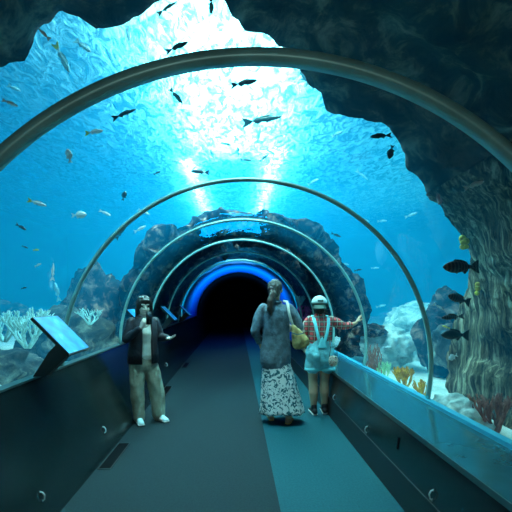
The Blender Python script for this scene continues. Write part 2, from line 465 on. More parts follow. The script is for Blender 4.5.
def ball(bm, c, r, rot=None, seg=20):
    q = Matrix.Translation(V(c)) @ (rot.to_4x4() if rot else Matrix.Identity(4)) @ Matrix.Diagonal(V((*r, 1)) if len(r) == 3 else V((r[0], r[0], r[0], 1)))
    bmesh.ops.create_uvsphere(bm, u_segments=seg, v_segments=seg // 2 + 2, radius=1, matrix=q)
def blob(name, bm, mat, parent, voxel=.008, smooth=3, wrinkle=0, ws=9):
    """melt overlapping closed shapes into one continuous skin"""
    me = bpy.data.meshes.new('tmp'); bmesh.ops.recalc_face_normals(bm, faces=bm.faces); bm.to_mesh(me); bm.free()
    t = bpy.data.objects.new('tmp', me); COL.objects.link(t)
    r = t.modifiers.new('r', 'REMESH'); r.mode = 'VOXEL'; r.voxel_size = voxel
    if smooth:
        s = t.modifiers.new('s', 'SMOOTH'); s.iterations = smooth; s.factor = .5
    dg = bpy.context.evaluated_depsgraph_get(); dg.update()
    m2 = bpy.data.meshes.new_from_object(t.evaluated_get(dg)); m2.name = name
    bpy.data.objects.remove(t); bpy.data.meshes.remove(me)
    if wrinkle:
        for v in m2.vertices:
            c = v.co; k = mn.fractal(V((c.x * ws, c.y * ws, c.z * ws * .55)), 1.0, 2.0, 3)
            v.co = c + v.normal * wrinkle * k
    for p in m2.polygons: p.use_smooth = True
    m2.materials.clear(); m2.materials.append(mat)
    o = bpy.data.objects.new(name, m2); COL.objects.link(o); o.parent = parent
    return o
def hand(bm, w, d, n, curl=.35, s=1.0, spread=.12, thumb=1):
    """w wrist, d pointing direction, n palm normal (palm faces n), thumb side = thumb * (d x n)"""
    w, d, n = V(w), V(d).normalized(), V(n).normalized(); n = (n - d * n.dot(d)).normalized(); side = d.cross(n) * thumb
    e = w + d * .085 * s
    tube(bm, [w, w + d * .03 * s, w + d * .06 * s, e], [(.024 * s, .017 * s), (.033 * s, .015 * s), (.038 * s, .014 * s), (.036 * s, .012 * s)], ref=n)
    for k, (off, L) in enumerate(((.029, .070), (.010, .080), (-.010, .074), (-.028, .058))):
        p = e + side * off * s - d * .008 * s
        dd = (d + side * spread * off / .029).normalized(); q = [p]
        for j, f in enumerate((.45, .32, .23)):
            a = curl * (j + .6)
            q.append(q[-1] + (dd * math.cos(a) + n * math.sin(a)) * L * f * s)
        tube(bm, q, [.0095 * s, .009 * s, .0082 * s, .007 * s], seg=10, ref=n)
    p = w + d * .022 * s + side * .022 * s
    t1 = p + (d * .55 + side * .75 + n * .25).normalized() * .040 * s
    t2 = t1 + (d * .85 + side * .42 + n * .3).normalized() * .032 * s
    t3 = t2 + (d * .95 + side * .15 + n * .3).normalized() * .022 * s
    tube(bm, [p, t1, t2, t3], [.013 * s, .0115 * s, .010 * s, .008 * s], seg=10, ref=n)
def head(bm, c, yaw=0, pitch=0, s=1.0):
    """skull, jaw, nose, brow, lips and ears, facing +y"""
    rt = Matrix.Rotation(yaw, 3, 'Z') @ Matrix.Rotation(pitch, 3, 'X'); c = V(c)
    P = lambda x, y, z: c + rt @ (V((x, y, z)) * s)
    ball(bm, P(0, -.012, .015), (.076 * s, .094 * s, .098 * s), rt)
    ball(bm, P(0, .018, -.045), (.058 * s, .066 * s, .070 * s), rt)
    ball(bm, P(0, .055, -.092), (.026 * s, .026 * s, .020 * s), rt)
    ball(bm, P(-.032, .060, -.030), (.024 * s, .022 * s, .026 * s), rt); ball(bm, P(.032, .060, -.030), (.024 * s, .022 * s, .026 * s), rt)
    ball(bm, P(0, .066, .030), (.052 * s, .020 * s, .018 * s), rt)
    tube(bm, [P(0, .080, .012), P(0, .092, -.012), P(0, .102, -.030)], [.008 * s, .010 * s, .013 * s], seg=10)
    ball(bm, P(-.011, .090, -.034), (.009 * s,) * 3); ball(bm, P(.011, .090, -.034), (.009 * s,) * 3)
    ball(bm, P(0, .080, -.060), (.024 * s, .012 * s, .009 * s), rt)
    for q in (-1, 1): ball(bm, P(q * .079, -.008, -.012), (.010 * s, .020 * s, .031 * s), rt, 12)
    return P, rt
def face_details(P, rt, root, s=1.0):
    for q in (-1, 1):
        bm = bmesh.new(); ball(bm, P(q * .030, .0755, .002), (.012 * s, .008 * s, .0065 * s), rt, 12); link('eye', bm, M['eye'], root)
        bm = bmesh.new(); tube(bm, [P(q * .017, .088, .022), P(q * .031, .087, .027), P(q * .045, .078, .021)], [.0025, .0035, .0025], 8); link('eyebrow', bm, M['hair'], root)
    bm = bmesh.new(); tube(bm, [P(-.022, .084, -.060), P(-.010, .0925, -.058), P(0, .0935, -.060), P(.010, .0925, -.058), P(.022, .084, -.060)], [.002, .0045, .0055, .0045, .002], 8)
    link('lips', bm, M['lips'], root)
def shoe(bm, c, d, L=.24, w=.042, h=.06, sole=False):
    c, d = V(c), V(d); d = V((d.x, d.y, 0)).normalized()
    h0, t = (.014, 0) if sole else (.0, 0)
    if sole:
        tube(bm, [c - d * L * .30 + V((0, 0, .014)), c + d * L * .1 + V((0, 0, .014)), c + d * L * .62 + V((0, 0, .016))], [(w * .85, .014), (w * .9, .013), (w, .013)], ref=V((0, 0, 1)))
    else:
        tube(bm, [c - d * L * .28 + V((0, 0, .045)), c + V((0, 0, .055)), c + d * L * .28 + V((0, 0, .042)), c + d * L * .58 + V((0, 0, .030))],
             [(w * .8, .034), (w * .82, .044), (w * .85, .032), (w * .85, .020)], ref=V((0, 0, 1)))
        tube(bm, [c + V((0, 0, .05)) - d * .02, c + V((0, 0, .10)) - d * .02], [w * .95, w * .9])
SK = lambda c: simple('skin', c, .5, sss=.0)
M['skin'] = simple('skin', (.62, .40, .26), .5); M['skin_pale'] = simple('skin_pale', (.80, .68, .58), .5)
M['hair'] = simple('hair', (.022, .018, .016), .42, bump=.5, bs=60, vscale=(1, 1, .15)); M['hair_brown'] = simple('hair_brown', (.11, .10, .085), .5, bump=.8, bs=70, vscale=(1, 1, .2), var=.4, vs=20)
M['eye'] = simple('eye', (.02, .015, .012), .2); M['lips'] = simple('lips', (.42, .16, .14), .4)
M['denim'] = simple('denim', (.13, .20, .24), .8, var=.3, vs=14, bump=.4, bs=50)
M['light_denim'] = simple('light_denim', (.22, .68, .74), .75, var=.18, vs=16, bump=.4, bs=60)
M['strap_blue'] = simple('strap_blue', (.22, .86, .92), .7); M['tan'] = simple('tan', (.58, .42, .16), .55, var=.3, vs=14, bump=.4, bs=25)
M['jacket'] = simple('jacket', (.028, .026, .034), .6, bump=.5, bs=30); M['cream'] = simple('cream', (.80, .80, .70), .75, var=.1, vs=10)
M['khaki'] = simple('khaki', (.36, .37, .28), .85, var=.15, vs=8, bump=.6, bs=18); M['phone'] = simple('phone', (.01, .01, .012), .2)
M['sole'] = simple('sole', (.8, .82, .78), .6); M['shoe_black'] = simple('shoe_black', (.012, .012, .014), .5)
M['cap_dark'] = simple('cap_dark', (.06, .12, .10), .7); M['cap_white'] = simple('cap_white', (.62, .86, .86), .7, var=.1)
def pattern(name, base, ink, sc=26, thr=.52, ink2=None):
    m, nt, out = new_mat(name); b = N(nt, 'ShaderNodeBsdfPrincipled', Roughness=.8)
    v = coords(nt, 'Object', (1, 1, .9)); n = N(nt, 'ShaderNodeTexNoise', Scale=sc, Detail=2.0, Distortion=1.6)
    nt.links.new(v, n.inputs['Vector'])
    st = [(0, ink), (thr - .02, ink), (thr + .02, base)]
    if ink2: st = [(0, ink), (.40, ink), (.44, base), (.56, base), (.60, ink2)]
    r = ramp(nt, st); nt.links.new(n.outputs['Fac'], r.inputs['Fac']); nt.links.new(r.outputs['Color'], b.inputs['Base Color'])
    nt.links.new(b.outputs[0], out.inputs['Surface']); return m
M['print'] = pattern('print', (.95, .97, .93), (.03, .16, .19), 21, .47)
M['pouch'] = pattern('pouch', (.75, .72, .58), (.12, .08, .06), 34, .44, (.55, .22, .18))
def plaid():
    m, nt, out = new_mat('plaid'); b = N(nt, 'ShaderNodeBsdfPrincipled', Roughness=.8)
    v = coords(nt, 'Object')
    def band(d, sc, lo, hi):
        w = N(nt, 'ShaderNodeTexWave', wave_type='BANDS', bands_direction=d, Scale=sc, Distortion=.0)
        nt.links.new(v, w.inputs['Vector']); r = ramp(nt, [(lo, (0,) * 3), (hi, (1,) * 3)]); nt.links.new(w.outputs['Fac'], r.inputs['Fac']); return r.outputs['Color']
    def mix(f, a, c, bt='MIX'):
        x = N(nt, 'ShaderNodeMix', data_type='RGBA', blend_type=bt); nt.links.new(f, x.inputs[0])
        if isinstance(a, tuple): x.inputs[6].default_value = (*a, 1)
        else: nt.links.new(a, x.inputs[6])
        x.inputs[7].default_value = (*c, 1); return x.outputs[2]
    c = mix(band('X', 5.2, .45, .55), (.85, .10, .10), (.22, .05, .06))
    c2 = mix(band('Z', 5.2, .5, .6), c, (.16, .10, .09))
    c3 = mix(band('X', 5.2, .95, .985), c2, (.60, .50, .40)); c4 = mix(band('Z', 5.2, .95, .985), c3, (.60, .50, .40))
    nt.links.new(c4, b.inputs['Base Color']); nt.links.new(b.outputs[0], out.inputs['Surface']); return m
M['plaid'] = plaid()

# ---- woman walking away: grey shirt, long printed skirt
def woman():
    loc = at(276, 422, 4.75); root = empty('person', (loc.x, 4.75, 0), 0, label='person with a brown ponytail in a grey blue long shirt and a printed ankle-length skirt', cat='person')
    bm = bmesh.new(); P, rt = head(bm, (-.005, .02, 1.575), yaw=-.35)
    tube(bm, [(0, 0, 1.36), (0, .0, 1.44), (-.003, .01, 1.52)], [.052, .048, .05])
    tube(bm, [(0, 0, .86), (0, 0, .96), (0, .0, 1.08), (0, .01, 1.22), (0, 0, 1.34), (0, 0, 1.40)], [(.155, .11), (.15, .11), (.12, .095), (.145, .105), (.15, .09), (.08, .06)])
    for sx, el, wr in ((-1, (-.245, -.03, 1.09), (-.19, .12, .93)), (1, (.275, .0, 1.13), (.225, .20, 1.10))):
        tube(bm, [(sx * .145, 0, 1.35), ((sx * .17 + el[0]) / 2, el[1] / 2, (1.34 + el[2]) / 2), el], [.05, .044, .036])
        tube(bm, [el, ((el[0] + wr[0]) / 2, (el[1] + wr[1]) / 2, (el[2] + wr[2]) / 2), wr], [.037, .034, .024])
        d = V(wr) - V(el)
        hand(bm, wr, d, (-sx, .1, -.3), curl=.5, thumb=sx)
    tube(bm, [(-.075, .05, .86), (-.07, .14, .50), (-.055, .13, .28), (-.05, .10, .09)], [.078, .054, .05, .034])
    tube(bm, [(.085, -.0, .86), (.12, .0, .50), (.13, -.04, .28), (.135, -.06, .085)], [.078, .054, .05, .034])
    tube(bm, [(-.05, .07, .04), (-.05, .15, .035), (-.05, .24, .02)], [(.030, .03), (.036, .026), (.04, .014)], ref=V((0, 0, 1)))
    tube(bm, [(.13, -.08, .04), (.155, -.01, .035), (.185, .08, .022)], [(.030, .03), (.036, .026), (.04, .014)], ref=V((0, 0, 1)))
    blob('body', bm, M['skin'], root, .0065, 2)
    face_details(P, rt, root)
    bm = bmesh.new()
    ball(bm, P(0, -.022, .028), (.088, .098, .096), rt); ball(bm, P(0, -.06, -.02), (.074, .06, .075), rt)
    ball(bm, P(-.03, -.115, .0), (.035, .03, .03), rt)
    q = [P(-.02, -.11, .0), V((-.045, -.115, 1.52)), V((-.075, -.13, 1.44)), V((-.085, -.125, 1.35)), V((-.075, -.115, 1.28))]
    tube(bm, q, [.030, .042, .045, .038, .016])
    blob('hair', bm, M['hair_brown'], root, .007, 2, .006, 30)
    bm = bmesh.new(); ball(bm, P(-.022, -.128, .0), (.036, .020, .034), rt, 14); blob('hair_tie', bm, M['jacket'], root, .005, 1)
    # long shirt with sleeves
    bm = bmesh.new()
    tube(bm, [(-.01, 0, .72), (-.01, 0, .84), (0, 0, .98), (0, 0, 1.12), (0, 0, 1.24), (0, 0, 1.33), (0, 0, 1.385), (0, .0, 1.42)],
         [(.185, .15), (.182, .145), (.165, .13), (.16, .125), (.172, .13), (.180, .115), (.125, .085), (.062, .062)], 28)
    for sx, el, wr in ((-1, (-.245, -.03, 1.09), (-.20, .10, .95)), (1, (.275, .0, 1.13), (.235, .17, 1.105))):
        tube(bm, [(sx * .15, 0, 1.345), ((sx * .175 + el[0]) / 2, el[1] / 2, (1.34 + el[2]) / 2), el], [.066, .064, .056])
        tube(bm, [el, ((el[0] + wr[0]) / 2, (el[1] + wr[1]) / 2, (el[2] + wr[2]) / 2), wr], [.056, .050, .042])
    blob('shirt', bm, M['denim'], root, .008, 2, .012, 9)
    bm = bmesh.new(); tube(bm, [(.0, .06, 1.425), (-.062, .02, 1.43), (-.045, -.055, 1.425), (0, -.075, 1.42), (.045, -.055, 1.425), (.062, .02, 1.43), (.0, .06, 1.425)], [.016] * 7, 10)
    blob('collar', bm, M['denim'], root, .006, 1)
    # skirt
    bm = bmesh.new(); rows = []; ns = 120; nz = 26
    for j in range(nz + 1):
        t = j / nz; z = .80 - t * .68; row = []
        rx = .150 + .110 * t; ry = .120 + .10 * t; cx = -.005 + .075 * t; cy = .02 * t
        for i in range(ns):
            a = 2 * PI * i / ns
            f = 1 + t * (.055 * math.sin(9 * a + 1.2 + t) + .03 * math.sin(17 * a + 2.2))
            row.append(bm.verts.new((cx + rx * f * math.cos(a), cy + ry * f * math.sin(a), z + .012 * t * math.sin(3 * a))))
        rows.append(row)
    for a_, b_ in zip(rows, rows[1:]):
        for k in range(ns): bm.faces.new((a_[k], a_[(k + 1) % ns], b_[(k + 1) % ns], b_[k]))
    o = link('skirt', bm, M['print'], root); md = o.modifiers.new('s', 'SOLIDIFY'); md.thickness = .006
    for c, d, lab in (((-.05, .13, 0), (0, 1, 0), None), ((.15, -.01, 0), (.30, 1, 0), None)):
        bm = bmesh.new(); c = V(c); d = V(d).normalized()
        tube(bm, [c - d * .09 + V((0, 0, .009)), c + V((0, 0, .009)), c + d * .13 + V((0, 0, .009))], [(.034, .008), (.038, .008), (.042, .008)], ref=V((0, 0, 1)))
        s = d.cross(V((0, 0, 1)))
        tube(bm, [c + d * .06 + s * .040 + V((0, 0, .012)), c + d * .06 + s * .025 + V((0, 0, .055)), c + d * .06 - s * .025 + V((0, 0, .055)), c + d * .06 - s * .040 + V((0, 0, .012))], [.007] * 4, 8)
        tube(bm, [c - d * .02 + s * .036 + V((0, 0, .012)), c - d * .085 + s * .02 + V((0, 0, .065)), c - d * .085 - s * .02 + V((0, 0, .065)), c - d * .02 - s * .036 + V((0, 0, .012))], [.006] * 4, 8)
        blob('sandal', bm, M['tan'], root, .004, 1)
    # bag: a thing of its own, hanging from the right shoulder
    bag = empty('shoulder_bag', (loc.x + .225, 4.75 - .13, 1.0), 0, label='slouchy tan shoulder bag hanging behind the right arm of the skirted woman', cat='bag')
    bm = bmesh.new()
    tube(bm, [(-.035, 0, .13), (-.01, 0, .09), (.02, 0, .03), (.045, 0, -.03), (.055, 0, -.07)], [(.030, .03), (.055, .04), (.085, .05), (.105, .055), (.10, .045)], 20)
    blob('bag_body', bm, M['tan'], bag, .007, 2, .012, 13)
    bm = bmesh.new(); tube(bm, [(-.14, .12, .436), (-.105, .055, .43), (-.10, -.0, .385), (-.09, -.025, .30), (-.065, -.02, .21), (-.035, 0, .13)], [(.016, .005)] * 6, 10, ref=V((0, 1, .1)))
    link('strap', bm, M['cream'], bag); bag.children[-1]['label'] = 'pale strap'
    bm = bmesh.new(); tube(bm, [(-.06, -.045, .075), (.0, -.058, .055), (.07, -.06, .07)], [.007] * 3, 8); link('zip', bm, M['trim'], bag)
woman()

# ---- girl touching the glass: backwards cap, plaid shirt, dungaree shorts
def girl():
    loc = at(320, 414, 5.09); root = empty('person', (loc.x, 5.09, 0), 0, label='person in a backwards cap, red plaid shirt and pale dungaree shorts touching the glass', cat='person')
    Z = 1.0
    bm = bmesh.new(); P, rt = head(bm, (-.005, .02, 1.375), yaw=-.15, s=.96)
    tube(bm, [(0, 0, 1.20), (0, 0, 1.27), (0, .01, 1.34)], [.048, .044, .046])
    tube(bm, [(0, 0, .74), (0, 0, .84), (0, 0, .94), (0, .01, 1.06), (0, 0, 1.18), (0, 0, 1.235)], [(.145, .11), (.14, .105), (.115, .092), (.13, .10), (.14, .085), (.07, .055)])
    # left arm hangs, right arm reaches out to the glass
    el, wr = V((-.215, -.01, .99)), V((-.185, .14, .84))
    tube(bm, [(-.13, 0, 1.195), (-.18, 0, 1.10), el], [.045, .040, .033]); tube(bm, [el, (el + wr) / 2, wr], [.034, .031, .022]); hand(bm, wr, wr - el, (1, 0, 0), .5, .92, thumb=-1)
    el, wr = V((.335, .05, 1.115)), V((.490, .10, 1.155))
    tube(bm, [(.13, 0, 1.195), (.23, .02, 1.15), el], [.046, .042, .034]); tube(bm, [el, (el + wr) / 2 + V((0, 0, -.012)), wr], [.034, .030, .021])
    hand(bm, wr, (.55, .15, .80), (1, .1, -.55), .12, .92, .35, thumb=-1)
    tube(bm, [(-.075, 0, .74), (-.085, .02, .58), (-.085, .03, .42), (-.085, -.01, .27), (-.08, .0, .08)], [.088, .078, .056, .060, .034])
    tube(bm, [(.075, 0, .74), (.072, .03, .58), (.068, .05, .42), (.062, .03, .27), (.065, .05, .08)], [.088, .078, .056, .060, .034])
    tube(bm, [(-.08, .0, .06), (-.08, .09, .045), (-.08, .16, .03)], [(.028, .03), (.03, .022), (.03, .015)], ref=V((0, 0, 1)))
    tube(bm, [(.065, .05, .06), (.075, .13, .045), (.08, .21, .03)], [(.028, .03), (.03, .022), (.03, .015)], ref=V((0, 0, 1)))
    blob('body', bm, M['skin'], root, .0065, 2); face_details(P, rt, root, .96)
    bm = bmesh.new(); ball(bm, P(0, -.03, .005), (.083, .090, .092), rt); ball(bm, P(0, -.062, -.06), (.066, .045, .05), rt)
    blob('hair', bm, M['hair'], root, .007, 2, .005, 30)
    # shirt
    bm = bmesh.new()
    tube(bm, [(0, 0, .80), (0, 0, .92), (0, 0, 1.04), (0, 0, 1.12), (0, 0, 1.18), (0, 0, 1.225), (0, 0, 1.265)], [(.162, .12), (.150, .115), (.153, .118), (.160, .118), (.158, .105), (.11, .08), (.058, .058)], 26)
    el, wr = V((-.215, -.01, .99)), V((-.195, .09, .90))
    tube(bm, [(-.13, 0, 1.19), (-.18, 0, 1.10), el], [.060, .058, .050]); tube(bm, [el, wr], [.05, .044])
    el = V((.335, .05, 1.115)); tube(bm, [(.13, 0, 1.19), (.23, .02, 1.15), el, el + V((.05, .016, .012))], [.062, .060, .052, .050])
    blob('shirt', bm, M['plaid'], root, .008, 2, .010, 10)
    # dungaree shorts with bib, straps and rolled hems
    bm = bmesh.new()
    tube(bm, [(0, 0, .70), (0, 0, .78), (0, 0, .86), (0, 0, .90)], [(.178, .142), (.182, .146), (.165, .130), (.158, .122)], 26)
    tube(bm, [(-.085, .005, .73), (-.095, .01, .60)], [.092, .098]); tube(bm, [(.085, .005, .73), (.090, .015, .60)], [.092, .098])
    o = blob('shorts', bm, M['light_denim'], root, .008, 2, .008, 12)
    for sx in (-1, 1):
        bm = bmesh.new(); bmesh.ops.create_cone(bm, segments=28, radius1=.105, radius2=.102, depth=.035, cap_ends=False, matrix=Matrix.Translation((sx * .092, .01, .575)))
        h = link('hem', bm, M['strap_blue'], root); md = h.modifiers.new('s', 'SOLIDIFY'); md.thickness = .008
    for sx in (-1, 1):
        bm = bmesh.new()
        tube(bm, [(sx * .085, .125, .98), (sx * .092, .13, 1.08), (sx * .095, .09, 1.20), (sx * .094, .02, 1.252), (sx * .092, -.060, 1.225), (sx * .082, -.118, 1.15), (sx * .055, -.130, 1.02), (sx * .018, -.136, .88)], [(.020, .006)] * 8, 10)
        link('shoulder_strap', bm, M['strap_blue'], root)
    bm = bmesh.new(); tube(bm, [(0, -.136, .98), (0, -.137, .90), (0, -.14, .86)], [(.012, .008), (.045, .008), (.06, .008)], 16); link('back_panel', bm, M['strap_blue'], root)
    bm = bmesh.new(); box(bm, -.09, .09, .122, .14, .86, 1.0); bevel(bm, .006); link('bib', bm, M['light_denim'], root)
    bm = bmesh.new(); box(bm, -.115, -.035, -.162, -.146, .70, .80); bevel(bm, .006); link('pocket', bm, M['light_denim'], root)
    # cap worn backwards: crown, band, brim towards the camera, opening at the brow
    cap = None
    bm = bmesh.new(); q = Matrix.Translation(P(0, -.012, .035)) @ rt.to_4x4() @ Matrix.Diagonal(V((.100, .112, .098, 1)))
    bmesh.ops.create_uvsphere(bm, u_segments=32, v_segments=20, radius=1, matrix=q)
    bmesh.ops.delete(bm, geom=[v for v in bm.verts if v.co.z < P(0, 0, .030).z], context='VERTS')
    cap = link('cap', bm, M['cap_white'], root); md = cap.modifiers.new('s', 'SOLIDIFY'); md.thickness = .005; cap['label'] = 'pale blue cap worn backwards'
    bm = bmesh.new()
    tube(bm, [P(0 + .102 * math.sin(t), -.012 + .114 * math.cos(t), .030) for t in [2 * PI * i / 24 for i in range(25)]], [(.005, .014)] * 25, 8, ref=V((0, 0, 1))); link('cap_band', bm, M['cap_dark'], cap)
    bm = bmesh.new(); rows = []
    for j in range(7):
        t = j / 6; rows.append([bm.verts.new(P(math.sin(a) * (.095 + .0 * t), -.012 - math.cos(a) * (.105) - .075 * t * max(0, math.cos(a)) ** .6, .022 - .055 * t + .02 * (1 - math.cos(a)) * -1)) for a in [(-1.15 + 2.3 * i / 20) for i in range(21)]])
    for a_, b_ in zip(rows, rows[1:]):
        for k in range(20): bm.faces.new((a_[k], a_[k + 1], b_[k + 1], b_[k]))
    br = link('brim', bm, M['cap_dark'], cap); md = br.modifiers.new('s', 'SOLIDIFY'); md.thickness = .006
    bm = bmesh.new(); box(bm, -.035, .035, -.002, .002, -.012, .018); bevel(bm, .0015, 1)
    e = link('emblem', bm, M['cap_dark'], cap, smooth=False); e.matrix_local = Matrix.Translation(P(.01, -.126, .066)) @ (rt @ Matrix.Rotation(.35, 3, 'X').inverted()).to_4x4()
    for c, d in (((-.08, .0, 0), (-.05, 1, 0)), ((.065, .05, 0), (.08, 1, 0))):
        bm = bmesh.new(); shoe(bm, c, d); o = blob('shoe', bm, M['shoe_black'], root, .006, 2)
        bm = bmesh.new(); shoe(bm, c, d, sole=True); blob('sole', bm, M['sole'], o, .005, 1)
    pb = empty('patterned_pouch', (loc.x + .125, 5.09 - .185, .70), 0, label='small cream and brown patterned pouch hanging at the hip of the capped girl', cat='pouch')
    bm = bmesh.new(); tube(bm, [(0, 0, -.045), (0, 0, .0), (0, 0, .05)], [(.050, .022), (.060, .028), (.052, .018)], 20); blob('pouch_body', bm, M['pouch'], pb, .006, 2)
    bm = bmesh.new(); tube(bm, [(-.048, 0, .055), (-.04, .0, .12), (-.03, .022, .17), (.03, .022, .17), (.045, 0, .12), (.048, 0, .055)], [.004] * 6, 8); link('strap', bm, M['shoe_black'], pb)
girl()

# ---- child by the left wall, half turned to the camera
def kid():
    loc = at(142, 421, 4.79); root = empty('person', (loc.x + .015, 4.79, 0), math.radians(213), label='person with dark hair in a black jacket and khaki trousers leaning near the left wall', cat='person')
    bm = bmesh.new(); P, rt = head(bm, (0, .03, 1.375), yaw=-.15, pitch=-.12, s=.95)
    tube(bm, [(0, 0, 1.20), (0, .005, 1.27), (0, .015, 1.34)], [.048, .044, .046])
    tube(bm, [(0, 0, .74), (0, 0, .84), (0, 0, .94), (0, .01, 1.06), (0, 0, 1.18), (0, 0, 1.235)], [(.135, .10), (.13, .095), (.11, .088), (.125, .095), (.135, .08), (.07, .055)])
    eR, wR = V((.215, .03, 1.00)), V((.10, .20, 1.13)); eL, wL = V((-.215, .02, 1.00)), V((-.215, .23, 1.00))
    for s_, e_, w_ in ((V((.13, 0, 1.19)), eR, wR), (V((-.13, 0, 1.19)), eL, wL)):
        tube(bm, [s_, (s_ + e_) / 2, e_], [.044, .040, .033]); tube(bm, [e_, (e_ + w_) / 2, w_], [.033, .030, .021])
    hand(bm, wR, (-.35, .25, .85), (-.6, -.8, 0), .55, .92, thumb=-1)
    hand(bm, wL, (-.25, 1, .12), (.3, .1, 1), .35, .92, .3, thumb=1)
    tube(bm, [(.07, 0, .74), (.072, .025, .42), (.065, .03, .08)], [.08, .05, .032]); tube(bm, [(-.07, 0, .74), (-.13, .05, .42), (-.17, .06, .08)], [.08, .05, .032])
    tube(bm, [(.07, .02, .05), (.09, .14, .03)], [(.028, .026), (.03, .015)], ref=V((0, 0, 1))); tube(bm, [(-.17, .06, .05), (-.18, .18, .03)], [(.028, .026), (.03, .015)], ref=V((0, 0, 1)))
    blob('body', bm, M['skin_pale'], root, .0065, 2); face_details(P, rt, root, .95)
    bm = bmesh.new(); ball(bm, P(0, -.022, .036), (.092, .100, .097), rt); ball(bm, P(0, -.055, -.05), (.082, .060, .075), rt)
    ball(bm, P(0, .052, .072), (.066, .032, .030), rt)
    for q in (-1, 1): tube(bm, [P(q * .080, .02, .04), P(q * .088, .012, -.03), P(q * .086, .0, -.11), P(q * .075, -.01, -.18)], [.020, .022, .022, .010])
    tube(bm, [P(0, -.09, .0), P(0, -.105, -.10), P(0, -.10, -.19)], [(.07, .04), (.065, .035), (.04, .02)])
    blob('hair', bm, M['hair'], root, .007, 2, .005, 28)
    bm = bmesh.new()
    for q in (-1, 1): tube(bm, [P(.045, .03, .118), P(.045 + q * .012, .032, .124), P(.045 + q * .024, .032, .120)], [(.005, .004), (.009, .006), (.011, .006)], 10)
    blob('hair_highlight', bm, M['white'], root, .004, 1)  # white shape put on the hair for a highlight
    # white top under an open jacket
    bm = bmesh.new(); tube(bm, [(0, .012, .80), (0, .012, .94), (0, .02, 1.06), (0, .01, 1.18), (0, .005, 1.24)], [(.135, .118), (.122, .112), (.135, .118), (.13, .095), (.065, .06)], 24)
    o = blob('top', bm, M['cream'], root, .008, 2); o['label'] = 'pale top under the jacket'
    bm = bmesh.new()
    jt = [((0, 0, .70), (.178, .140)), ((0, 0, .84), (.172, .138)), ((0, 0, .96), (.160, .132)), ((0, 0, 1.07), (.163, .136)), ((0, 0, 1.18), (.160, .112)), ((0, 0, 1.235), (.10, .08)), ((0, 0, 1.265), (.075, .07))]
    rows = []; ns = 60
    for c, (rx, ry) in jt:      # open at the front (around +y)
        g = .34
        rows.append([bm.verts.new((rx * math.sin(a), ry * math.cos(a), c[2])) for a in [g + (2 * PI - 2 * g) * i / ns for i in range(ns + 1)]])
    for a_, b_ in zip(rows, rows[1:]):
        for k in range(ns): bm.faces.new((a_[k], a_[k + 1], b_[k + 1], b_[k]))
    jk = link('jacket', bm, M['jacket'], root); md = jk.modifiers.new('s', 'SOLIDIFY'); md.thickness = .02; md.offset = 0
    for s_, e_, w_ in ((V((.14, 0, 1.185)), eR, wR), (V((-.14, 0, 1.185)), eL, wL)):
        bm = bmesh.new(); w2 = e_ + (w_ - e_) * .88
        tube(bm, [s_, (s_ + e_) / 2, e_], [.060, .057, .052]); tube(bm, [e_, (e_ + w2) / 2, w2], [.052, .046, .038]); ball(bm, s_, (.062,) * 3)
        blob('sleeve', bm, M['jacket'], root, .007, 2, .006, 12)
    bm = bmesh.new()
    tube(bm, [(0, 0, .68), (0, 0, .78), (0, 0, .88)], [(.155, .12), (.155, .12), (.14, .108)], 24)
    tube(bm, [(.075, 0, .70), (.080, .02, .50), (.075, .03, .28), (.065, .03, .07)], [.098, .090, .080, .070])
    tube(bm, [(-.075, 0, .70), (-.12, .04, .50), (-.155, .055, .28), (-.175, .06, .07)], [.098, .092, .086, .080])
    blob('trousers', bm, M['khaki'], root, .009, 2, .014, 8)
    for c, d in (((.065, .04, 0), (.15, 1, 0)), ((-.175, .07, 0), (-.25, 1, 0))):
        bm = bmesh.new(); shoe(bm, c, d); o = blob('shoe', bm, M['cap_white'], root, .006, 2)
        bm = bmesh.new(); shoe(bm, c, d, sole=True); blob('sole', bm, M['sole'], o, .005, 1)
    # dark phone held up beside the face
    ph = empty('phone', (0, 0, 0), 0, label='dark phone held up by the child at the left wall', cat='phone')
    c = Matrix.Translation(root.location) @ Matrix.Rotation(math.radians(213), 4, 'Z') @ V((.03, .27, 1.245))
    ph.location = c; ph.rotation_euler = (0, 0, math.radians(213 + 10))
    bm = bmesh.new(); box(bm, -.036, .036, -.004, .004, -.075, .075); bevel(bm, .003); link('phone_body', bm, M['phone'], ph)
    bm = bmesh.new(); box(bm, -.030, .030, -.0052, -.0042, -.066, .066); link('screen', bm, M['eye'], ph)
kid()
# ---------------------------------------------------------------- fittings
def pixel_on(px, py, dist_fn): pass
ORDN = ['big blue tilted information panel nearest the camera on the left wall', 'second tilted blue information panel, just beyond the child at the left wall',
        'third tilted blue information panel far along the left wall', 'last and smallest information panel on the left wall before the blue vault']
def screen_mat():
    m, nt, out = new_mat('panel_print'); b = N(nt, 'ShaderNodeBsdfPrincipled', Roughness=.35)
    b.inputs['Specular IOR Level'].default_value = .3
    v = coords(nt, 'Object', (1, 1, 1)); n = N(nt, 'ShaderNodeTexNoise', Scale=7.0, Detail=2.0); nt.links.new(v, n.inputs['Vector'])
    r = ramp(nt, [(.40, (.01, .20, .55)), (.62, (.02, .36, .62)), (.72, (.25, .75, .75))]); nt.links.new(n.outputs['Fac'], r.inputs['Fac'])
    nt.links.new(r.outputs['Color'], b.inputs['Base Color']); nt.links.new(r.outputs['Color'], b.inputs['Emission Color']); b.inputs['Emission Strength'].default_value = .15
    nt.links.new(b.outputs[0], out.inputs['Surface']); return m
M['screen'] = screen_mat()
